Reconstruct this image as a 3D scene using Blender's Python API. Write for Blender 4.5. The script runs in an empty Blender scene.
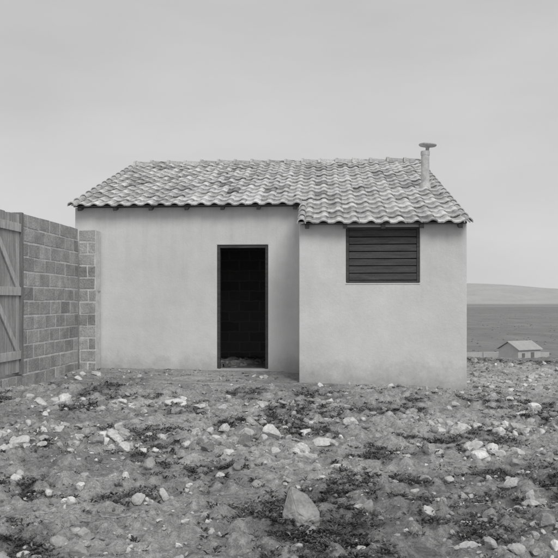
import bpy, math, random, time, bmesh
import numpy as np
from mathutils import Vector, Matrix
T0=time.time()
random.seed(7); rng=np.random.default_rng(11)
scene=bpy.context.scene
scene.view_settings.view_transform='Standard'
scene.view_settings.look='None'
scene.view_settings.exposure=0

# ------------------------------------------------------------------ noise
def _h(ix,iy,seed):
    n=(ix.astype(np.int64)*374761393+iy.astype(np.int64)*668265263+seed*1442695041)&0xffffffff
    n=((n^(n>>13))*1274126177)&0xffffffff
    n=(n^(n>>16))&0xffffffff
    n=(n*2246822519)&0xffffffff
    n=(n^(n>>15))&0xffff
    return n/65535.0
def vnoise(x,y,seed=0):
    ix=np.floor(x);iy=np.floor(y);fx=x-ix;fy=y-iy
    fx=fx*fx*(3-2*fx);fy=fy*fy*(3-2*fy)
    a=_h(ix,iy,seed);b=_h(ix+1,iy,seed);c=_h(ix,iy+1,seed);d=_h(ix+1,iy+1,seed)
    return (a*(1-fx)+b*fx)*(1-fy)+(c*(1-fx)+d*fx)*fy
def fbm(x,y,scale,seed=0,octv=4):
    x=np.asarray(x,float)/scale+31.7;y=np.asarray(y,float)/scale+17.3
    s=0;a=.5;t=0
    for o in range(octv):
        s=s+a*vnoise(x,y,seed+o*13);t+=a;a*=.5
        x,y=(x*1.6+y*1.2)+5.1,(y*1.6-x*1.2)+3.7
    return s/t
def sm(x,a,b):
    t=np.clip((x-a)/(b-a),0,1);return t*t*(3-2*t)

# ------------------------------------------------------------------ terrain
def macro(x,y):
    x=np.asarray(x,float);y=np.asarray(y,float)
    xc=np.clip(x,-8,8)
    z=-0.012*xc - 0.05*sm(x,1.5,2.8)*sm(y,8,10.5)+0.02
    z=z+0.10*sm(y,11,14.5)*sm(x,2.6,3.6)
    z=z+0.05*sm(y,11.0,12.2)*(1-sm(x,-.2,.6))*sm(x,-8,-6)
    w=1.2
    t=(y-16.2)/w
    sp=w*np.where(t>30,t,np.log1p(np.exp(np.clip(t,-30,30))))
    d=.092*sp
    k=1.0;m=7.55
    hh=np.clip(.5+.5*(m-d)/k,0,1)
    d=m*(1-hh)+d*hh-k*hh*(1-hh)
    return z-np.clip(d,0,None)
def micro(x,y):
    near=1-sm(y,25,60)
    clear=.35+.65*sm(np.abs(y-11.7),.6,2.2)
    clod=fbm(x,y,.11,5,3);c2=fbm(x,y,.22,15,3)
    z=.11*(fbm(x,y,1.3,1,3)-.5)+.08*(fbm(x,y,.42,3,3)-.5)
    z=z+.075*np.clip(clod-.50,0,1)*2*clear+.03*sm(c2,.52,.60)*clear+.022*(fbm(x,y,.04,9,2)-.5)
    mound=.09*np.exp(-((x+2.3)/1.3)**2-((y-9.2)/.35)**2)+.05*np.exp(-((x-1.3)/1.1)**2-((y-8.4)/.5)**2)
    return (z*clear+mound)*near
def far_und(x,y):
    return .5*(fbm(x,y,90,21,3)-.5)*sm(y,60,140)
def H(x,y): return macro(x,y)+micro(x,y)+far_und(x,y)
GREEN=[(-.5,5.1,.3),(.45,4.75,.3),(-1.6,4.7,.3),(.8,4.8,.25),(.7,5.6,.25),(1.3,4.4,.3),(-1.0,6.6,.3),(1.4,6.2,.35),(-.1,7.4,.35),(2.0,7.0,.35),(-.2,4.1,.2),(1.0,3.9,.25),(1.6,5.2,.25)]
def greenmask(x,y):
    g=sm(fbm(x,y*.8,.6,41,4),.50,.64)*.9
    for gx,gy,r in GREEN:
        g=np.maximum(g,.8*np.exp(-(((x-gx)/r)**2+((y-gy)/(r*.8))**2)))
    g=g*sm(fbm(x,y,.16,47,3),.30,.56)
    g=g*(1-.85*sm(y,9.3,10.6))
    g=np.where((y>14)&(x>2.5),np.maximum(g,.5),g)
    return np.clip(g,0,1)
def rubmask(x,y):
    r=sm(fbm(x,y,1.1,57,3),.46,.67)
    r=r*(.35+.65*sm(y,4.6,5.4))*(1-.8*sm(y,9.2,10.4))
    for gx,gy,rx,ry in [(-1.3,5.95,.6,.45),(-1.6,8.3,1.3,.35),(1.75,5.7,.55,.3),(1.9,7.2,.8,.5),(3.0,8.0,.8,.6),(-.2,6.0,.6,.35),(3.8,12.,1.2,1.5),(-2.2,6.6,.6,.4),(.2,7.0,.7,.3)]:
        r=np.maximum(r,np.exp(-(((x-gx)/rx)**2+((y-gy)/ry)**2)))
    return np.clip(r,0,1)

# ------------------------------------------------------------------ materials
def newmat(name):
    m=bpy.data.materials.new(name);m.use_nodes=True
    nt=m.node_tree;b=nt.nodes['Principled BSDF'];b.inputs['Roughness'].default_value=.9
    b.inputs['Specular IOR Level'].default_value=.15
    return m,nt,b
class N:
    def __init__(s,nt): s.nt=nt
    def n(s,t,**k):
        x=s.nt.nodes.new(t)
        for a,b in k.items(): setattr(x,a,b)
        return x
    def l(s,a,b): s.nt.links.new(a,b)
    def coord(s,kind='Object',scale=(1,1,1)):
        c=s.n('ShaderNodeTexCoord');m=s.n('ShaderNodeMapping');m.inputs['Scale'].default_value=scale
        s.l(c.outputs[kind],m.inputs['Vector']);return m.outputs[0]
    def noise(s,vec,scale,detail=4,rough=.6):
        x=s.n('ShaderNodeTexNoise');x.inputs['Scale'].default_value=scale;x.inputs['Detail'].default_value=detail;x.inputs['Roughness'].default_value=rough
        s.l(vec,x.inputs['Vector']);return x.outputs['Fac']
    def rng(s,v,a,b,c,d):
        x=s.n('ShaderNodeMapRange');x.inputs[1].default_value=a;x.inputs[2].default_value=b;x.inputs[3].default_value=c;x.inputs[4].default_value=d
        s.l(v,x.inputs[0]);return x.outputs[0]
    def math(s,op,a,b):
        x=s.n('ShaderNodeMath',operation=op)
        for i,v in enumerate((a,b)):
            if isinstance(v,(int,float)): x.inputs[i].default_value=v
            else: s.l(v,x.inputs[i])
        return x.outputs[0]
    def bump(s,h,b,strength=.3,dist=.01):
        x=s.n('ShaderNodeBump');x.inputs['Strength'].default_value=strength;x.inputs['Distance'].default_value=dist
        s.l(h,x.inputs['Height']);s.l(x.outputs[0],b.inputs['Normal'])
    def attr(s,name):
        x=s.n('ShaderNodeAttribute');x.attribute_name=name;return x.outputs['Fac']
    def sepz(s,vec):
        x=s.n('ShaderNodeSeparateXYZ');s.l(vec,x.inputs[0]);return x.outputs
    def out(s,v,b):
        s.l(v,b.inputs['Base Color'])

def simple(name,base,var=.15,scale=6,fine=60,bump=.3,dist=.006,stretch=(1,1,1),attr=None,rough=.9):
    m,nt,b=newmat(name);g=N(nt);v=g.coord('Object',stretch)
    a=g.rng(g.noise(v,scale,4),.3,.7,base*(1-var),base*(1+var))
    fn=g.noise(v,fine,3)
    f=g.rng(fn,.3,.7,1-var*.8,1+var*.8)
    c=g.math('MULTIPLY',a,f)
    if attr: c=g.math('MULTIPLY',c,g.attr(attr))
    g.out(c,b)
    if bump>0: g.bump(fn,b,bump,dist)
    b.inputs['Roughness'].default_value=rough
    return m

def plaster_mat():
    m,nt,b=newmat('lime_plaster');g=N(nt);v=g.coord('Object')
    z=g.sepz(v)[2]
    big=g.rng(g.noise(v,.9,4,.6),.3,.7,.91,1.06)
    med=g.rng(g.noise(v,5,5,.7),.3,.7,.95,1.045)
    fine=g.rng(g.noise(v,90,2,.7),.3,.7,.95,1.05)
    vs=g.coord('Object',(7,7,.4))
    st=g.rng(g.noise(vs,1.0,5,.65),.48,.72,0.0,1.0)
    hi=g.rng(z,1.2,2.7,.25,1.0)
    streak=g.math('SUBTRACT',1.0,g.math('MULTIPLY',g.math('MULTIPLY',st,hi),.10))
    zn=g.math('ADD',z,g.math('MULTIPLY',g.noise(v,4.5,5,.75),-.75))
    splash=g.rng(zn,-.48,-.02,.60,1.0)
    zn2=g.math('ADD',z,g.math('MULTIPLY',g.noise(v,1.6,4,.7),-1.6))
    damp=g.rng(zn2,-.8,-.1,.92,1.0)
    c=g.math('MULTIPLY',big,med);c=g.math('MULTIPLY',c,fine);c=g.math('MULTIPLY',c,streak);c=g.math('MULTIPLY',c,splash);c=g.math('MULTIPLY',c,damp)
    c=g.math('MULTIPLY',c,.69)
    g.out(c,b)
    hh=g.math('ADD',g.math('MULTIPLY',g.noise(v,2.2,3),2.0),g.noise(v,30,4))
    g.bump(hh,b,.4,.009)
    return m
def tile_mat():
    m,nt,b=newmat('clay_roof_tile');g=N(nt);v=g.coord('Object')
    big=g.rng(g.noise(v,1.2,3),.3,.7,.9,1.12)
    sp=g.rng(g.noise(v,22,4,.75),.36,.62,.70,1.22)
    fn=g.noise(v,95,3,.75)
    fi=g.rng(fn,.3,.7,.72,1.28)
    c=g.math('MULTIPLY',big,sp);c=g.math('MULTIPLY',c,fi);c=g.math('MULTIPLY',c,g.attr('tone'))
    c=g.math('MINIMUM',c,.8)
    g.out(c,b);g.bump(fn,b,.4,.006);return m
def ground_mat():
    m,nt,b=newmat('bare_earth');g=N(nt);v=g.coord('Object')
    t=g.attr('tone')
    a=g.rng(g.noise(v,2.3,4,.7),.3,.7,.85,1.16)
    fn=g.noise(v,26,6,.85)
    f=g.rng(fn,.34,.66,.50,1.50)
    ff=g.rng(g.noise(v,170,2,.7),.3,.7,.75,1.25)
    vo=g.n('ShaderNodeTexVoronoi');vo.inputs['Scale'].default_value=42;g.l(v,vo.inputs['Vector'])
    peb=g.rng(vo.outputs['Distance'],.12,.24,.6,0.0)
    msk=g.rng(g.noise(v,6,3),.46,.60,0,1)
    pebm=g.math('ADD',g.math('MULTIPLY',peb,msk),1.0)
    c=g.math('MULTIPLY',a,f);c=g.math('MULTIPLY',c,ff);c=g.math('MULTIPLY',c,pebm)
    vf=g.coord('Object',(.0022,.0028,.001))
    vc=g.n('ShaderNodeTexVoronoi');vc.inputs['Scale'].default_value=1.0;g.l(vf,vc.inputs['Vector'])
    bw_=g.n('ShaderNodeRGBToBW');g.l(vc.outputs['Color'],bw_.inputs[0])
    field=g.rng(bw_.outputs[0],.25,.75,.90,1.10)
    vf2=g.coord('Object',(.12,.035,.001))
    field2=g.rng(g.noise(vf2,1.0,6,.8),.36,.64,.84,1.15)
    vf3=g.coord('Object',(.006,.006,.001))
    field3=g.rng(g.noise(vf3,1.0,5,.7),.3,.7,.90,1.10)
    y=g.sepz(v)[1]
    k=g.rng(y,40,140,0,1)
    f4=g.math('MULTIPLY',g.math('MULTIPLY',field,field3),field2)
    c=g.math('ADD',g.math('MULTIPLY',c,g.math('SUBTRACT',1.0,k)),g.math('MULTIPLY',f4,k))
    c=g.math('MULTIPLY',c,t);g.out(c,b)
    g.bump(fn,b,.8,.022)
    b.inputs['Roughness'].default_value=1;b.inputs['Specular IOR Level'].default_value=.0
    return m
def interior_block_mat():
    m,nt,b=newmat('bare_block_masonry');g=N(nt)
    c=g.n('ShaderNodeTexCoord');s=g.n('ShaderNodeSeparateXYZ');k=g.n('ShaderNodeCombineXYZ')
    g.l(c.outputs['Object'],s.inputs[0]);g.l(g.math('ADD',s.outputs[0],s.outputs[1]),k.inputs[0]);g.l(s.outputs[2],k.inputs[1])
    ns=g.n('ShaderNodeTexNoise');ns.inputs['Scale'].default_value=6;g.l(c.outputs['Object'],ns.inputs['Vector'])
    mx=g.n('ShaderNodeMix');mx.data_type='VECTOR';mx.inputs[0].default_value=.05;g.l(k.outputs[0],mx.inputs[4]);g.l(ns.outputs['Color'],mx.inputs[5])
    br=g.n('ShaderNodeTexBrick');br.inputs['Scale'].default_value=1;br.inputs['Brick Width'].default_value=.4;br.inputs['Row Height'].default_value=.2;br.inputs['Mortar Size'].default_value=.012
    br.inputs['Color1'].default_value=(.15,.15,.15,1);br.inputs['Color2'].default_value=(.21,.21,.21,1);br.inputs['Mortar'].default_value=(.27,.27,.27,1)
    g.l(mx.outputs[1],br.inputs['Vector']);g.l(br.outputs['Color'],b.inputs['Base Color'])
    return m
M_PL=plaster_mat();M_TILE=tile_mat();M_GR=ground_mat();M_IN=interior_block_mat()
M_WOODD=simple('dark_weathered_wood',.075,.3,4,40,.5,.004,(1,1,6),rough=.8)
M_EAVE=simple('rafter_wood',.14,.3,4,40,.5,.004,(1,1,6),rough=.8)
M_WOODG=simple('grey_gate_wood',.42,.25,3,30,.5,.004,(8,8,1),attr='tone')
M_SHUT=simple('shutter_wood',.085,.3,3,30,.5,.004,(1,6,10),rough=.75)
M_BLOCK=simple('concrete_block',.39,.22,5,40,.9,.014,attr='tone')
M_MORT=simple('mortar',.66,.15,8,60,.8,.01)
M_STONE=simple('limestone_rubble',.51,.25,6,50,.7,.006,attr='tone')
M_WEED=simple('weed_leaf',.10,.3,6,50,0,.002,attr='tone')
M_STRAW=simple('dry_straw',.45,.2,10,80,0,.002)
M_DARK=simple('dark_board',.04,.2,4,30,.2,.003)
M_DECK=simple('roof_boards',.14,.2,4,30,.2,.003)
M_METAL=simple('fibre_cement_pipe',.52,.22,9,60,.4,.004)
M_FL=simple('rubble_floor',.2,.3,8,60,.9,.03)
M_HILL=simple('hazy_hillside',.46,.07,.003,.02,.0,.1)  # distance haze is put into the albedo, paler than the slope itself
M_FWALL=simple('far_whitewash',.50,.08,.5,3,0,.01)
M_FROOF=simple('far_roof_tile',.44,.1,.6,4,0,.01)
M_FDARK=simple('far_openings',.18,.1,.6,4,0,.01)
M_SCRUB=simple('far_scrub',.26,.2,.1,2,0,.01,attr='tone')

# ------------------------------------------------------------------ mesh helpers
def mesh_obj(name,verts,faces,mat,parent=None,smooth=False,tone=None,mats=None,midx=None):
    me=bpy.data.meshes.new(name);me.from_pydata([tuple(v) for v in verts],[],[tuple(f) for f in faces])
    for mm in (mats or [mat]): me.materials.append(mm)
    if midx is not None: me.polygons.foreach_set('material_index',np.array(midx,dtype=np.int32))
    if smooth: me.polygons.foreach_set('use_smooth',[True]*len(me.polygons))
    if tone is not None:
        a=me.attributes.new('tone','FLOAT','POINT');a.data.foreach_set('value',np.array(tone,dtype=np.float32))
    me.update()
    o=bpy.data.objects.new(name,me);scene.collection.objects.link(o)
    if parent: o.parent=parent
    return o
def np_mesh(name,V,F,mat,tone=None,smooth=False,parent=None):
    n=F.shape[1];me=bpy.data.meshes.new(name)
    me.vertices.add(len(V));me.vertices.foreach_set('co',V.astype(np.float32).ravel())
    me.loops.add(F.size);me.loops.foreach_set('vertex_index',F.astype(np.int32).ravel())
    me.polygons.add(len(F));me.polygons.foreach_set('loop_start',np.arange(0,F.size,n,dtype=np.int32))
    me.polygons.foreach_set('use_smooth',np.full(len(F),smooth))
    me.materials.append(mat)
    if tone is not None:
        a=me.attributes.new('tone','FLOAT','POINT');a.data.foreach_set('value',tone.astype(np.float32))
    me.update(calc_edges=True)
    o=bpy.data.objects.new(name,me);scene.collection.objects.link(o)
    if parent:o.parent=parent
    return o
class MB:
    def __init__(s): s.v=[];s.f=[];s.t=[];s.m=[]
    def add(s,vs,fs,tone=1,mi=0):
        o=len(s.v);s.v+= [tuple(v) for v in vs];s.f+=[tuple(i+o for i in f) for f in fs]
        s.t+= list(tone) if hasattr(tone,'__len__') else [tone]*len(vs);s.m+=[mi]*len(fs)
    def box(s,a,b,tone=1,mi=0,T=None,j=0):
        x0,y0,z0=a;x1,y1,z1=b
        jj=j if hasattr(j,'__len__') else (j,j,j)
        vs=[Vector(p) for p in((x0,y0,z0),(x1,y0,z0),(x1,y1,z0),(x0,y1,z0),(x0,y0,z1),(x1,y0,z1),(x1,y1,z1),(x0,y1,z1))]
        if j: vs=[v+Vector([random.uniform(-q,q) for q in jj]) for v in vs]
        if T: vs=[T@v for v in vs]
        s.add(vs,[(0,3,2,1),(4,5,6,7),(0,1,5,4),(1,2,6,5),(2,3,7,6),(3,0,4,7)],tone,mi)
    def obj(s,name,mats,parent=None,smooth=False,bevel=0):
        o=mesh_obj(name,s.v,s.f,None,parent,smooth,s.t,mats if isinstance(mats,list) else [mats],s.m)
        if bevel:
            b=o.modifiers.new('b','BEVEL');b.width=bevel;b.segments=2;b.limit_method='ANGLE'
        return o
def prism(mb,pts,axis,t0,t1,mi=0):
    n=len(pts)
    f=(lambda p,t:(t,p[0],p[1])) if axis=='u' else (lambda p,t:(p[0],t,p[1]))
    vs=[f(p,t0) for p in pts]+[f(p,t1) for p in pts]
    fs=[tuple(range(n)),tuple(range(2*n-1,n-1,-1))]+[(i,i+n,(i+1)%n+n,(i+1)%n) for i in range(n)]
    mb.add(vs,fs,1,mi)
def fixn(o):
    bm=bmesh.new();bm.from_mesh(o.data);bmesh.ops.recalc_face_normals(bm,faces=bm.faces);bm.to_mesh(o.data);bm.free()
def wall_hole(mb,u0,u1,z0,z1,h,v0,v1,nu=1):
    hu0,hu1,hz0,hz1=h
    us=[u0,hu0,hu1,u1];zs=[z0,hz0,hz1,z1]
    V=[];idx={}
    for k,v in enumerate((v0,v1)):
        for i in range(4):
            for j in range(4):
                idx[(i,j,k)]=len(V);V.append((us[i],v,zs[j]))
    F=[]
    for i in range(3):
        for j in range(3):
            if (i,j)==(1,1):continue
            F.append((idx[i,j,0],idx[i+1,j,0],idx[i+1,j+1,0],idx[i,j+1,0]))
            F.append((idx[i,j,1],idx[i,j+1,1],idx[i+1,j+1,1],idx[i+1,j,1]))
    def q(a,b): F.append((idx[a+(0,)],idx[b+(0,)],idx[b+(1,)],idx[a+(1,)]))
    for a,b in [((1,1),(2,1)),((2,1),(2,2)),((2,2),(1,2)),((1,2),(1,1))]: q(a,b)
    for i in range(3): q((i,0),(i+1,0));q((i,3),(i+1,3));q((0,i),(0,i+1));q((3,i),(3,i+1))
    mb.add(V,F)

# ------------------------------------------------------------------ ground sheet
def axis_y():
    ys=[];y=2.7
    while y<15: ys.append(y);y+=max(.010,.0034*y)
    while y<26000: ys.append(y);y+=y*.028 if y>30 else .0034*y+.02
    back=[];y=2.7;d=.03
    while y>-60: y-=d;d*=1.12;back.append(y)
    return np.array(back[::-1]+ys)
def axis_x():
    xs=list(np.arange(-4.4,4.6,.017));d=.03;x=4.6;r=[]
    while x<26000: x+=d;d=max(d*1.03,x*.012);r.append(x)
    d=.03;x=-4.4;l=[]
    while x>-26000: x-=d;d=max(d*1.03,-x*.02);l.append(x)
    return np.array(l[::-1]+xs+r)
gx=axis_x();gy=axis_y();X,Y=np.meshgrid(gx,gy)
Z=H(X,Y)
gm=greenmask(X,Y);rm=rubmask(X,Y)
tone=.365+.17*(fbm(X,Y,.8,71,4)-.5)
tone=tone+.07*rm
tone=tone*(1-.42*gm)
tone=tone*(1+.12*sm(Y,9.6,10.8)*(1-sm(Y,13,14)))
clod=fbm(X,Y,.11,5,3);tone=tone*(.66+.68*clod)
tone=tone*(1-.20*sm(fbm(X,Y,1.6,83,4),.52,.66))
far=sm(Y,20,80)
tone=tone*(1-far)+far*(.29+.03*sm(Y,200,2000)+.10*sm(Y,2500,9000))  # aerial haze painted into the tone: plain gets paler toward the horizon
nx,ny=len(gx),len(gy)
I=np.arange(nx*ny).reshape(ny,nx)
F=np.stack([I[:-1,:-1],I[:-1,1:],I[1:,1:],I[1:,:-1]],-1).reshape(-1,4)
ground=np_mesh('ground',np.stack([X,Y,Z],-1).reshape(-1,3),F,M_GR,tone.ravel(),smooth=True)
def Hp(x,y):
    return np.atleast_1d(H(np.asarray(x,float),np.asarray(y,float)))

# ------------------------------------------------------------------ hills
hx=np.linspace(-16000,16000,240);rows=12
hv=[];
for r in range(rows):
    t=r/(rows-1)
    prof=190+60*fbm(hx,hx*0,4200,5,4)+50*np.exp(-((hx-2700)/900)**2)-30*sm(hx,3200,4200)
    z=-12+(prof)*np.sin(t*math.pi/2)**1.1+10*(fbm(hx,np.full_like(hx,r*700.),900,6,3)-.5)*t
    hv.append(np.stack([hx,8200+t*2600+0*hx,z*(8200+t*2600)/9500],-1))
hv=np.concatenate(hv);I=np.arange(240*rows).reshape(rows,240)
F=np.stack([I[:-1,:-1],I[:-1,1:],I[1:,1:],I[1:,:-1]],-1).reshape(-1,4)
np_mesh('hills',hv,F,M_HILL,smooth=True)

# ------------------------------------------------------------------ house
house=bpy.data.objects.new('plastered_house',None);scene.collection.objects.link(house)
house.location=(-3.446,12.5,0);house.rotation_euler=(0,0,-math.asin(.06))
SL=.346;CA=1/math.sqrt(1+SL*SL);SA=SL*CA
Z0=2.94
def roofz(v): return Z0+SL*v
RV=3.94;BV=7.88;P=-1.32;UA=3.83;UB=6.28;TOP=.13
w=MB()
wall_hole(w,0,UA,-.35,roofz(0)-TOP,(2.415,3.27,.10,2.17),0,.2)
wall_hole(w,UA,UB,-.45,roofz(P)-TOP+.01,(4.52,5.60,1.494,2.318),P,P+.2)
prism(w,[(P+.2,-.45),(0.2,-.35),(0.2,roofz(.2)-TOP),(P+.2,roofz(P+.2)-TOP)],'u',UA,UA+.2)
prism(w,[(.2,-1.2),(BV-.2,-1.2),(BV-.2,roofz(.2)-TOP),(RV,roofz(RV)-TOP),(.2,roofz(.2)-TOP)],'u',0,.2)
prism(w,[(P+.2,-1.2),(BV-.2,-1.2),(BV-.2,roofz(.2)-TOP),(RV,roofz(RV)-TOP),(P+.2,roofz(P+.2)-TOP)],'u',UB-.2,UB)
w.box((0,BV-.2,-1.2),(UB,BV,roofz(0)-TOP))
walls=w.obj('walls',M_PL,house);fixn(walls)
b=walls.modifiers.new('b','BEVEL');b.width=.012;b.segments=2;b.limit_method='ANGLE'
it=MB()
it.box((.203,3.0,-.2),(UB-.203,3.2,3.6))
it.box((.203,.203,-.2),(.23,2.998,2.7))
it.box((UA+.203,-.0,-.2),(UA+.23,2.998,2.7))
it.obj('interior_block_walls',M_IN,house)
fl=MB();fl.box((.205,.19,-.3),(UB-.205,7.6,.085));fl.box((UA+.21,P+.21,-.3),(UB-.205,.188,.085))
for i in range(60):
    a=random.uniform(2.2,3.6);c=random.uniform(.4,2.8);s=random.uniform(.03,.09)
    fl.box((a,c,.08),(a+s,c+s*1.2,.085+s*.7),j=.02)
fl.obj('interior_floor',M_FL,house)
th=MB();th.box((2.36,-.04,-.2),(3.32,.19,.068),j=.008);th.obj('threshold',M_MORT,house,bevel=.015)
df=MB()
df.box((2.418,.02,.076),(2.463,.12,2.166));df.box((3.222,.02,.076),(3.267,.12,2.166));df.box((2.464,.022,2.12),(3.221,.118,2.166))
df.obj('door_frame',M_WOODD,house,bevel=.004)
sh=MB();a0,a1,b0,b1=4.523,5.597,1.497,2.315;vf=P+.015
sh.box((a0,vf,b0),(a0+.04,vf+.06,b1));sh.box((a1-.04,vf,b0),(a1,vf+.06,b1))
sh.box((a0+.041,vf+.002,b0),(a1-.041,vf+.058,b0+.035));sh.box((a0+.041,vf+.002,b1-.035),(a1-.041,vf+.058,b1))
n=7;hgt=(b1-b0-.07)/n
for i in range(n):
    zz=b0+.035+i*hgt
    sh.box((a0+.042,vf+.006+random.uniform(0,.006),zz+.008),(a1-.042,vf+.032,zz+hgt-.005),j=.002)
sh.obj('window_shutter',M_SHUT,house,bevel=.003)
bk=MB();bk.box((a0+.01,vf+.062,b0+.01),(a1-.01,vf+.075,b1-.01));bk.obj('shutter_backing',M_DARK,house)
sl=MB();sl.box((a0-.01,P-.010,b0-.022),(a1+.01,P+.05,b0-.004));sl.obj('window_sill',M_PL,house,bevel=.006)

def R(u,v,n,side=0):
    vv=v-n*SA;z=roofz(v)-.06+n*CA
    if side: vv=2*RV-vv
    return (u,vv,z)
dk=MB()
def slab(u0,u1,v0,v1,n0,n1,side=0):
    vs=[R(u0,v0,n0,side),R(u1,v0,n0,side),R(u1,v1,n0,side),R(u0,v1,n0,side),R(u0,v0,n1,side),R(u1,v0,n1,side),R(u1,v1,n1,side),R(u0,v1,n1,side)]
    dk.add(vs,[(0,3,2,1),(4,5,6,7),(0,1,5,4),(1,2,6,5),(2,3,7,6),(3,0,4,7)])
slab(.02,6.26,-.14,3.93,-.035,-.012);slab(3.87,6.26,-1.44,-.141,-.035,-.012);slab(.02,6.26,-.14,3.93,-.035,-.012,1)
dk.obj('roof_deck',M_DECK,house)
rf=MB()
def rafter(u,v0,v1):
    vs=[R(u-.03,v0,-.095),R(u+.03,v0,-.095),R(u+.03,v1,-.095),R(u-.03,v1,-.095),R(u-.03,v0,-.037),R(u+.03,v0,-.037),R(u+.03,v1,-.037),R(u-.03,v1,-.037)]
    rf.add(vs,[(0,3,2,1),(4,5,6,7),(0,1,5,4),(1,2,6,5),(2,3,7,6),(3,0,4,7)])
for i in range(7): rafter(.12+i*.6,-.16,.15)
for i in range(5): rafter(3.95+i*.555,-1.46,-1.17)
rf.obj('rafter_tails',M_EAVE,house)
# tiles
U0=.02;CW=(6.265-.02)/28;EV=.325
prof=[(0,.0),(.10,-.003),(.24,-.006),(.38,-.003),(.46,.005),(.54,.017),(.63,.026),(.73,.029),(.83,.025),(.92,.014),(1.0,.002),(1.06,-.004)]
tb=MB()
def tile(c,v0,side=0):
    du=random.uniform(-.007,.007);dv=random.uniform(-.018,.018);dn=random.uniform(-.004,.008);tw=random.uniform(-.04,.04)
    base=random.choice([.38,.43,.48,.52,.58,.50])*random.uniform(.87,1.1)
    if random.random()<.08: base*=.62
    if random.random()<.06: base*=1.25
    vs=[];tn=[];n=len(prof)
    v1=v0+EV+.05
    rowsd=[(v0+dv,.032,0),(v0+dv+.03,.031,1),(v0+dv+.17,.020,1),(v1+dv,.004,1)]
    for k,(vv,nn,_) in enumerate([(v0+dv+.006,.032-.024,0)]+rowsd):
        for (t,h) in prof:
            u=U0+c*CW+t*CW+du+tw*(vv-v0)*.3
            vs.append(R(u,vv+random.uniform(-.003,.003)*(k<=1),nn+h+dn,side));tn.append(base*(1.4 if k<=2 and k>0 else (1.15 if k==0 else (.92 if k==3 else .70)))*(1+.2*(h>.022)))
    fs=[]
    for k in range(4):
        for i in range(n-1):
            a=k*n+i
            fs.append((a,a+1,a+1+n,a+n) if not side else (a,a+n,a+1+n,a+1))
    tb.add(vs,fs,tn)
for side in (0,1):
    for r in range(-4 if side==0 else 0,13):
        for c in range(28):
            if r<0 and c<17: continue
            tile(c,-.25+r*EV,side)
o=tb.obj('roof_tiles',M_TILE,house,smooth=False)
hb=MB()
def halfround(p0,p1,r0,r1,up,base,arc=math.pi,th=.016):
    p0=Vector(p0);p1=Vector(p1);d=(p1-p0).normalized();up=Vector(up);s=d.cross(up).normalized();up=s.cross(d)
    n=10;vs=[];tn=[]
    for (p,r) in ((p0,r0-th),(p0,r0),(p0.lerp(p1,.14),r0-.002),(p0.lerp(p1,.16),r0-.018),(p1,r1)):
        for i in range(n+1):
            a=math.pi/2-arc/2+arc*i/n
            vs.append(p+s*(math.cos(a)*r)+up*(math.sin(a)*r));
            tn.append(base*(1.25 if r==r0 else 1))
    fs=[]
    for k in range(4):
        for i in range(n):
            a=k*(n+1)+i;fs.append((a,a+1,a+n+2,a+n+1))
    hb.add(vs,fs,tn)
n=17
for i in range(n):
    u=-.0+i*(6.29/n);b=random.uniform(.36,.5)
    z=roofz(RV)-.07+random.uniform(-.009,.009)
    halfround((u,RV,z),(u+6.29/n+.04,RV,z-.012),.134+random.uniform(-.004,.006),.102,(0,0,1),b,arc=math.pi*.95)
def verge(u,v0,v1,side=0):
    n=int(round((v1-v0)/EV))
    for i in range(n):
        a=v0+i*(v1-v0)/n;b=random.uniform(.38,.52)
        halfround(R(u+random.uniform(-.006,.006),a,.018,side),R(u,a+(v1-v0)/n+.04,.004,side),.066,.052,(0,-SA*(1 if not side else -1),CA),b,arc=math.pi*1.1)
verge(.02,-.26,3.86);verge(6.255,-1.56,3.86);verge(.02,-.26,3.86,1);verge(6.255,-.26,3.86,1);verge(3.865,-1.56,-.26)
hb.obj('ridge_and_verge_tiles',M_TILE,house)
rm_=MB();rm_.box((.02,RV-.10,roofz(RV)-.14),(6.26,RV+.10,roofz(RV)-.045));rm_.obj('ridge_mortar',M_MORT,house)
ch=MB()
def lathe(mb,prof,c,n=24,tilt=0,tone=1):
    T=Matrix.Translation(c)@Matrix.Rotation(tilt,4,'Y')
    vs=[];fs=[]
    for r,z in prof:
        for i in range(n): vs.append(T@Vector((r*math.cos(2*math.pi*i/n),r*math.sin(2*math.pi*i/n),z)))
    for k in range(len(prof)-1):
        for i in range(n): fs.append((k*n+i,k*n+(i+1)%n,(k+1)*n+(i+1)%n,(k+1)*n+i))
    fs.append(tuple(range((len(prof)-1)*n,len(prof)*n)))
    mb.add(vs,fs,tone)
cu,cv=6.0,1.05;cz=roofz(cv)
lathe(ch,[(.105,-.08),(.09,.01),(.078,.03),(.072,.032)],(cu,cv,cz))
lathe(ch,[(.073,-.3),(.073,.52),(.079,.525),(.082,.56),(.079,.60),(.070,.60),(.062,.56)],(cu,cv,cz))
lathe(ch,[(.028,.50),(.030,.60),(.034,.665),(.07,.685),(.145,.695),(.158,.708),(.158,.720),(.145,.730),(.06,.740),(.001,.744)],(cu,cv,cz),tilt=.06)
co=ch.obj('chimney_pipe',M_METAL,house,smooth=True)
m=co.modifiers.new('e','EDGE_SPLIT');m.split_angle=math.radians(40)

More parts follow.
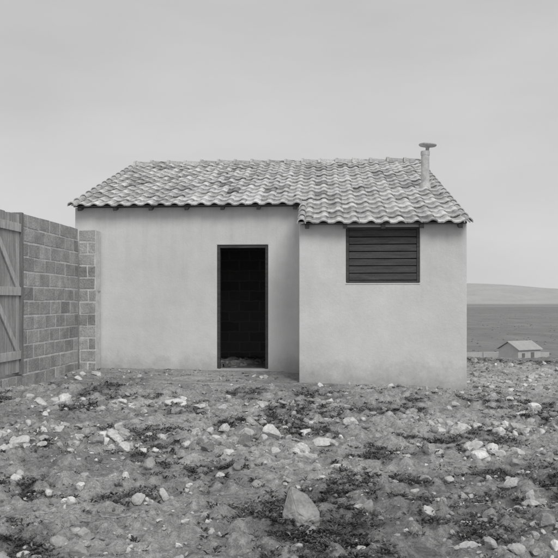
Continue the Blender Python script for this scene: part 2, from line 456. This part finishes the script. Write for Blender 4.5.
# ------------------------------------------------------------------ block wall
bw=MB()
def blockwall(p0,p1,thick,z0,z1,first=0.,bl=.40,side=1):
    p0=Vector(p0).to_3d();p1=Vector(p1).to_3d();d=(p1-p0);Lw=d.length;d.normalize()
    nrm=Vector((-d.y,d.x,0))*side
    T=Matrix((( d.x,nrm.x,0,p0.x),(d.y,nrm.y,0,p0.y),(0,0,1,0),(0,0,0,1)))
    bw.box((.004,.005,z0),(Lw-.004,thick-.005,z1-.014),1,1,T=T)
    nz=int(round((z1-z0)/.2));ch_=(z1-z0)/nz
    for r in range(nz):
        s=-(bl/2 if r%2 else 0)+first+random.uniform(-.02,.02)
        while s<Lw-.03:
            a=max(s,0)+random.uniform(.007,.015);b_=min(s+bl,Lw)-random.uniform(.007,.015)
            if s<=0: a=random.uniform(0,.004)
            if b_-a>.03:
                o=random.uniform(-.004,.001);zj=random.uniform(-.004,.004)
                t=random.choice([.82,.92,1,1.05,1.12])*random.uniform(.93,1.07)
                bw.box((a,o,z0+r*ch_+.012+zj),(b_,thick-o,z0+(r+1)*ch_-.012+zj),t,0,T=T,j=(.006,.0012,.005))
            s+=bl
blockwall((-3.31,12.2),(-3.475,10.03),.2,-.17,2.43,side=-1)
blockwall((-3.300,12.21),(-3.015,12.19),.26,-.17,2.41,bl=.285,side=1)
blockwall((-3.475,10.03),(-3.56,9.0),.2,-.17,.23,side=-1)
blockwall((-3.562,8.98),(-3.80,6.3),.2,-.17,2.43,side=-1)
bwo=bw.obj('concrete_block_wall',[M_BLOCK,M_MORT],bevel=.004)
gt=MB()
d=Vector((-3.56+3.475,9.0-10.03,0));Lg=d.length;d.normalize();nn=Vector((d.y,-d.x,0))
if nn.x<0: nn=-nn
T=Matrix(((d.x,nn.x,0,-3.475),(d.y,nn.y,0,10.03),(0,0,1,0),(0,0,0,1)))
gt.box((.01,-.12,.24),(.08,.02,2.42),.55,T=T);gt.box((Lg-.08,-.12,.24),(Lg-.01,.02,2.42),.55,T=T)
k=8;pw=(Lg-.18)/k
for i in range(k):
    gt.box((.09+i*pw+.003,-.03,.27),(.09+(i+1)*pw-.003,-.005,2.38+random.uniform(-.01,.01)),random.uniform(.75,1.1),T=T,j=.002)
for z in (.45,1.3,2.15): gt.box((.092,-.004,z),(Lg-.092,.022,z+.11),1.2,T=T,j=.002)
for z in (.56,1.41):
    x0,x1=.12,Lg-.12;vs=[]
    for y in(-.003,.02):
        vs+=[Vector((x0,y,z)),Vector((x0+.12,y,z)),Vector((x1,y,z+.74)),Vector((x1-.12,y,z+.74))]
    gt.add([T@v for v in vs],[(0,1,2,3),(4,7,6,5),(0,4,5,1),(1,5,6,2),(2,6,7,3),(3,7,4,0)],1.2)
go=gt.obj('wooden_gate',M_WOODG,bevel=.003);fixn(go)

# ------------------------------------------------------------------ stones
def ico(sub):
    bm=bmesh.new();bmesh.ops.create_icosphere(bm,subdivisions=sub,radius=1)
    V=np.array([v.co[:] for v in bm.verts]);F=np.array([[v.index for v in f.verts] for f in bm.faces]);bm.free();return V,F
def rockshape(sub,k=12,rough=.04,lo=.42):
    V,F=ico(sub);nr=rng.normal(size=(k,3));nr/=np.linalg.norm(nr,axis=1)[:,None]
    dd=rng.uniform(lo,1.0,k);dot=V@nr.T
    r=np.min(np.where(dot>.05,dd/np.maximum(dot,.05),9),axis=1);r=np.minimum(r,1.2)
    V=V*r[:,None];V+=rng.normal(size=V.shape)*rough*.5
    return V,F
small=[rockshape(1,7,.12) for _ in range(20)]
med=[rockshape(3,9,.035) for _ in range(20)]
big=[rockshape(4,12,.014) for _ in range(12)]
def blocked(x,y):
    xh=(x+3.446);yh=(y-12.5)
    u=xh*.998-yh*.06;v=yh*.998+xh*.06
    inh=((u>-.1)&(u<6.33)&(v>-.06))|((u>3.78)&(u<6.33)&(v>-1.37))
    fence=x<-3.28+(y-12.2)*.085+.02
    door=(u>2.25)&(u<3.4)&(v>-.2)
    return inh|fence|door
SV=[];SF=[];ST=[];off=0
def put(shape,x,y,s,flat,tone,sink=.25,tilt=.3,z=None):
    global off
    V,F=shape;a=rng.uniform(0,6.28)
    V=V*np.array([s,s*rng.uniform(.6,1),s*flat])
    tx,ty=rng.normal(size=2)*tilt
    ca,sa=math.cos(a),math.sin(a)
    Rz=np.array([[ca,-sa,0],[sa,ca,0],[0,0,1]]);Rx=np.array([[1,0,0],[0,math.cos(tx),-math.sin(tx)],[0,math.sin(tx),math.cos(tx)]]);Ry=np.array([[math.cos(ty),0,math.sin(ty)],[0,1,0],[-math.sin(ty),0,math.cos(ty)]])
    V=V@(Rz@Rx@Ry).T
    if z is None: z=float(Hp([x],[y])[0])
    V=V+np.array([x,y,z+s*flat*(1-2*sink)*.8])
    SV.append(V);SF.append(F+off);ST.append(np.full(len(V),tone));off+=len(V)
def scatter(n,shapes,smin,smax,pw=2.5,ymin=2.9,ymax=15.5,tones=(.48,.55,.64,.72,.85,1.15),base=.06):
    M=n*14
    y=ymin+(ymax-ymin)*rng.random(M)**1.2;x=rng.uniform(-.42,.50,M)*np.maximum(y,4.2)
    ok=(rng.random(M)<base+(1-base)*rubmask(x,y))&~blocked(x,y)
    x=x[ok][:n];y=y[ok][:n];z=Hp(x,y)
    for xx,yy,zz in zip(x,y,z):
        s=smin+(smax-smin)*rng.random()**pw
        put(shapes[rng.integers(len(shapes))],xx,yy,s,rng.uniform(.4,.8),rng.choice(tones)*rng.uniform(.85,1.1),z=zz)
scatter(8000,small,.005,.022,1.6,base=.12)
scatter(1350,med,.016,.055,2.2,tones=(.6,.7,.85,1.05,1.3))
scatter(140,med,.05,.09,1.8,ymin=5.2,tones=(.6,.8,1.,1.2,1.3))
for (x,y,s,fl_,t) in [(-.28,6.04,.08,1.0,.5),(-2.02,5.73,.10,.6,1.2),(.22,6.6,.09,.6,1.35),(-1.38,6.4,.06,.7,1.2),(-1.39,5.9,.05,.7,1.3),(-1.19,5.8,.055,.7,1.3),(-1.5,6.1,.07,.5,1.1),
    (-1.02,5.6,.05,.6,1.3),(-1.15,8.3,.14,.35,1.25),(-1.3,8.5,.10,.4,1.2),(-.9,8.2,.08,.4,1.2),(-.98,4.75,.030,.8,1.4),(-1.13,4.05,.035,.8,1.35),(-1.20,4.12,.028,.8,1.3),(-.37,5.4,.045,.7,1.2),
    (1.5,6.9,.10,.5,1.2),(1.75,7.1,.08,.5,1.3),(1.95,7.3,.07,.6,1.2),(2.57,7.9,.11,.5,1.2),(1.7,5.7,.07,.6,1.3),(1.85,5.75,.06,.6,1.2),(1.55,5.65,.05,.7,1.35),(2.0,5.9,.06,.6,1.2),(-2.3,4.5,.03,.7,1.3),
    (-1.28,4.9,.03,.7,1.0),(.7,6.3,.05,.6,1.2),(1.25,5.8,.05,.5,1.2),(-1.9,7.9,.07,.5,1.2),(-2.4,7.6,.06,.5,1.2),(-2.2,8.4,.07,.5,1.2),(2.3,6.9,.06,.5,1.2),(-.6,6.3,.05,.6,1.2),(-.75,5.9,.05,.6,1.2),(.05,5.2,.03,.7,1.2),
    (.95,4.35,.03,.7,1.1),(1.15,4.0,.025,.7,1.1),(-2.0,6.6,.05,.6,1.2)]:
    put(big[rng.integers(len(big))],x,y,s,fl_,t,tilt=.15)
np_mesh('rubble_stones',np.concatenate(SV),np.concatenate(SF),M_STONE,np.concatenate(ST))
bm=bmesh.new()
for p in [(-.085,-.02,-.09),(.10,-.03,-.09),(.075,.07,-.09),(-.07,.07,-.09),(-.095,-.03,-.02),(.105,-.035,-.01),(.085,.05,.02),(-.08,.06,.02),
          (-.055,.005,.125),(-.040,.02,.128),(-.070,-.012,.06),(.03,-.005,.085),(.045,.03,.075),(-.02,-.055,.01),(.04,-.065,-.03),(-.01,-.06,-.07)]:
    bm.verts.new(p)
r_=bmesh.ops.convex_hull(bm,input=bm.verts)
bmesh.ops.delete(bm,geom=[v for v in bm.verts if not v.link_faces],context='VERTS')
bmesh.ops.bevel(bm,geom=list(bm.edges),offset=.006,segments=2,affect='EDGES')
bmesh.ops.triangulate(bm,faces=bm.faces)
bmesh.ops.subdivide_edges(bm,edges=bm.edges,cuts=3,use_grid_fill=True)
for v in bm.verts:
    q=v.co
    v.co+=Vector((float(vnoise(np.array(q.x*60+9),np.array(q.z*60+q.y*40)))-.5,float(vnoise(np.array(q.x*60+3),np.array(q.z*60+q.y*40+50)))-.5,0))*.010
me=bpy.data.meshes.new('pointed_rock');bm.to_mesh(me);bm.free();me.materials.append(M_STONE)
a_=me.attributes.new('tone','FLOAT','POINT');a_.data.foreach_set('value',np.full(len(me.vertices),.66,dtype=np.float32))
ro=bpy.data.objects.new('pointed_rock',me);scene.collection.objects.link(ro)
ro.location=(.11,3.88,float(Hp([.11],[3.88])[0])+.045)

# ------------------------------------------------------------------ weeds (vectorised)
NC=7800;M=NC*20
y=2.9+12.5*rng.random(M)**1.25;x=rng.uniform(-.42,.50,M)*np.maximum(y,4.2)
ok=(rng.random(M)<greenmask(x,y)**1.2+.014)&~blocked(x,y)
x=x[ok][:NC];y=y[ok][:NC];z=Hp(x,y);nc=len(x)
K=16
cr=rng.uniform(.012,.05,nc);cb=rng.uniform(.5,1.8,nc);csz=rng.uniform(.6,1.35,nc)
idx=np.repeat(np.arange(nc),K);n=len(idx)
a=rng.uniform(0,6.283,n);rr=cr[idx]*rng.random(n)
px=x[idx]+np.cos(a)*rr;py=y[idx]+np.sin(a)*rr;pz=z[idx]-.003+rng.random(n)*.014
az=a+rng.normal(size=n)*.6;Lf=rng.uniform(.010,.032,n)*csz[idx];wdt=Lf*rng.uniform(.12,.30,n);el=rng.uniform(.1,1.2,n)
t=cb[idx]*rng.uniform(.7,1.3,n)
P0=np.stack([px,py,pz],-1);D=np.stack([np.cos(az),np.sin(az)],-1)
m_=P0+np.stack([D[:,0]*np.cos(el)*Lf*.5,D[:,1]*np.cos(el)*Lf*.5,np.sin(el)*Lf*.5],-1)
e_=m_+np.stack([D[:,0]*np.cos(el*.35)*Lf*.5,D[:,1]*np.cos(el*.35)*Lf*.5,np.sin(el*.35)*Lf*.5],-1)
sd_=np.stack([-D[:,1]*wdt,D[:,0]*wdt,0*wdt],-1)
WV=np.stack([P0,m_-sd_,e_,m_+sd_],1).reshape(-1,3);WT=np.stack([t*.7,t,t*1.3,t],1).ravel()
np_mesh('weeds',WV,np.arange(len(WV)).reshape(-1,4),M_WEED,WT)
st=MB()
for i in range(160):
    if i<70: x=rng.normal(-1.25,.22);y=rng.normal(3.95,.14)
    else: y=rng.uniform(3.2,9);x=rng.uniform(-.4,.4)*y
    if blocked(np.float64(x),np.float64(y)):continue
    z=float(Hp([x],[y])[0])+.006
    a=rng.normal(.3,.7);l=rng.uniform(.03,.16)
    T=Matrix.Translation((x,y,z))@Matrix.Rotation(a,4,'Z')@Matrix.Rotation(rng.normal()*.08,4,'Y')
    r=rng.uniform(.0008,.002);st.box((-l/2,-r,-r),(l/2,r,r),1,T=T)
st.obj('dry_straw',M_STRAW)

# ------------------------------------------------------------------ low tussocks on the plain
scr=[rockshape(1,9,.25) for _ in range(10)]
SV=[];SF=[];ST=[];off=0
M=60000
y=np.exp(rng.uniform(math.log(105),math.log(1500),M));x=rng.uniform(-.6,.75,M)*y
dens=sm(fbm(x,y,60,91,4),.48,.66)
ok=rng.random(M)<(.03+.20*dens)*.5
x=x[ok][:2600];y=y[ok][:2600];z=Hp(x,y)
for xx,yy,zz in zip(x,y,z):
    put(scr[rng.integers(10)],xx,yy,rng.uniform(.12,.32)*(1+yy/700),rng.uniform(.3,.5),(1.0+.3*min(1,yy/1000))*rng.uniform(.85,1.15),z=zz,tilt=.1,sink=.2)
np_mesh('distant_scrub',np.concatenate(SV),np.concatenate(SF),M_SCRUB,np.concatenate(ST))

# ------------------------------------------------------------------ distant farmhouse and wall
fh=bpy.data.objects.new('distant_farmhouse',None);scene.collection.objects.link(fh)
fh.location=(36.4,112,-7.65);fh.rotation_euler=(0,0,math.radians(30))
f=MB();wx,wy,h1,h2=2.4,1.9,1.9,2.95
prism(f,[(-wy,-.6),(wy,-.6),(wy,h1),(0,h2),(-wy,h1)],'u',-wx,wx);fo=f.obj('walls',M_FWALL,fh);fixn(fo)
f=MB()
for s in(-1,1):
    vs=[(-wx-.2,s*(wy+.3),h1-.05),(wx+.2,s*(wy+.3),h1-.05),(wx+.2,0,h2+.08),(-wx-.2,0,h2+.08)]
    vs+=[(a,b_,c+.12) for a,b_,c in vs]
    f.add(vs,[(0,1,2,3),(4,7,6,5),(0,4,5,1),(1,5,6,2),(2,6,7,3),(3,7,4,0)])
fo=f.obj('roof',M_FROOF,fh);fixn(fo)
f=MB();f.box((-1.6,-wy-.04,.75),(-1.0,-wy-.003,1.4));f.box((.3,-wy-.04,-.3),(1.0,-wy-.003,1.5));f.obj('openings',M_FDARK,fh)
f=MB()
for i in range(9):
    f.box((i*2.6,0,-.5),(i*2.6+2.55,.25,.95+.1*random.random()),j=.05)
fo=f.obj('distant_low_wall',M_FWALL);fo.location=(19,116,-7.5)

# ------------------------------------------------------------------ light
SUN_EL=math.radians(42);az=math.radians(22)
dirv=Vector((math.sin(az)*math.cos(SUN_EL),-math.cos(az)*math.cos(SUN_EL),math.sin(SUN_EL)))
sd=bpy.data.lights.new('sun','SUN');sd.energy=1.45;sd.angle=math.radians(24);sd.color=(1,.995,.985)
so=bpy.data.objects.new('sun',sd);scene.collection.objects.link(so);so.rotation_euler=dirv.to_track_quat('Z','Y').to_euler()
wd=bpy.data.worlds.new('World');scene.world=wd;wd.use_nodes=True;nt=wd.node_tree;g=N(nt)
bg=nt.nodes['Background']
sky=g.n('ShaderNodeTexSky',sky_type='NISHITA');sky.sun_disc=False;sky.sun_elevation=SUN_EL;sky.sun_rotation=math.atan2(dirv.x,dirv.y)
sky.air_density=1.5;sky.dust_density=6
bwn=g.n('ShaderNodeRGBToBW');g.l(sky.outputs[0],bwn.inputs[0])
tc=g.n('ShaderNodeTexCoord');mp=g.n('ShaderNodeMapping');mp.inputs['Scale'].default_value=(1,1,3.0);g.l(tc.outputs['Generated'],mp.inputs[0])
cl=g.rng(g.noise(mp.outputs[0],2.2,6,.5),.3,.7,4.95,5.95)
zz=g.sepz(tc.outputs['Generated'])[2]
cl=g.math('MULTIPLY',cl,g.rng(zz,0,.40,1.09,.88))
mix=g.n('ShaderNodeMix');mix.data_type='FLOAT';mix.inputs[0].default_value=.9
g.l(bwn.outputs[0],mix.inputs[2]);g.l(cl,mix.inputs[3])
g.l(mix.outputs[0],bg.inputs[0]);bg.inputs[1].default_value=.118

# ------------------------------------------------------------------ camera
cd=bpy.data.cameras.new('camera');cam=bpy.data.objects.new('camera',cd);scene.collection.objects.link(cam)
cam.location=(0,0,1.2);cam.rotation_euler=(math.radians(90),0,0)
cd.sensor_width=36;cd.lens=36*740/558;cd.shift_y=24/558;cd.clip_start=.1;cd.clip_end=60000
scene.camera=cam
print('T end',time.time()-T0)
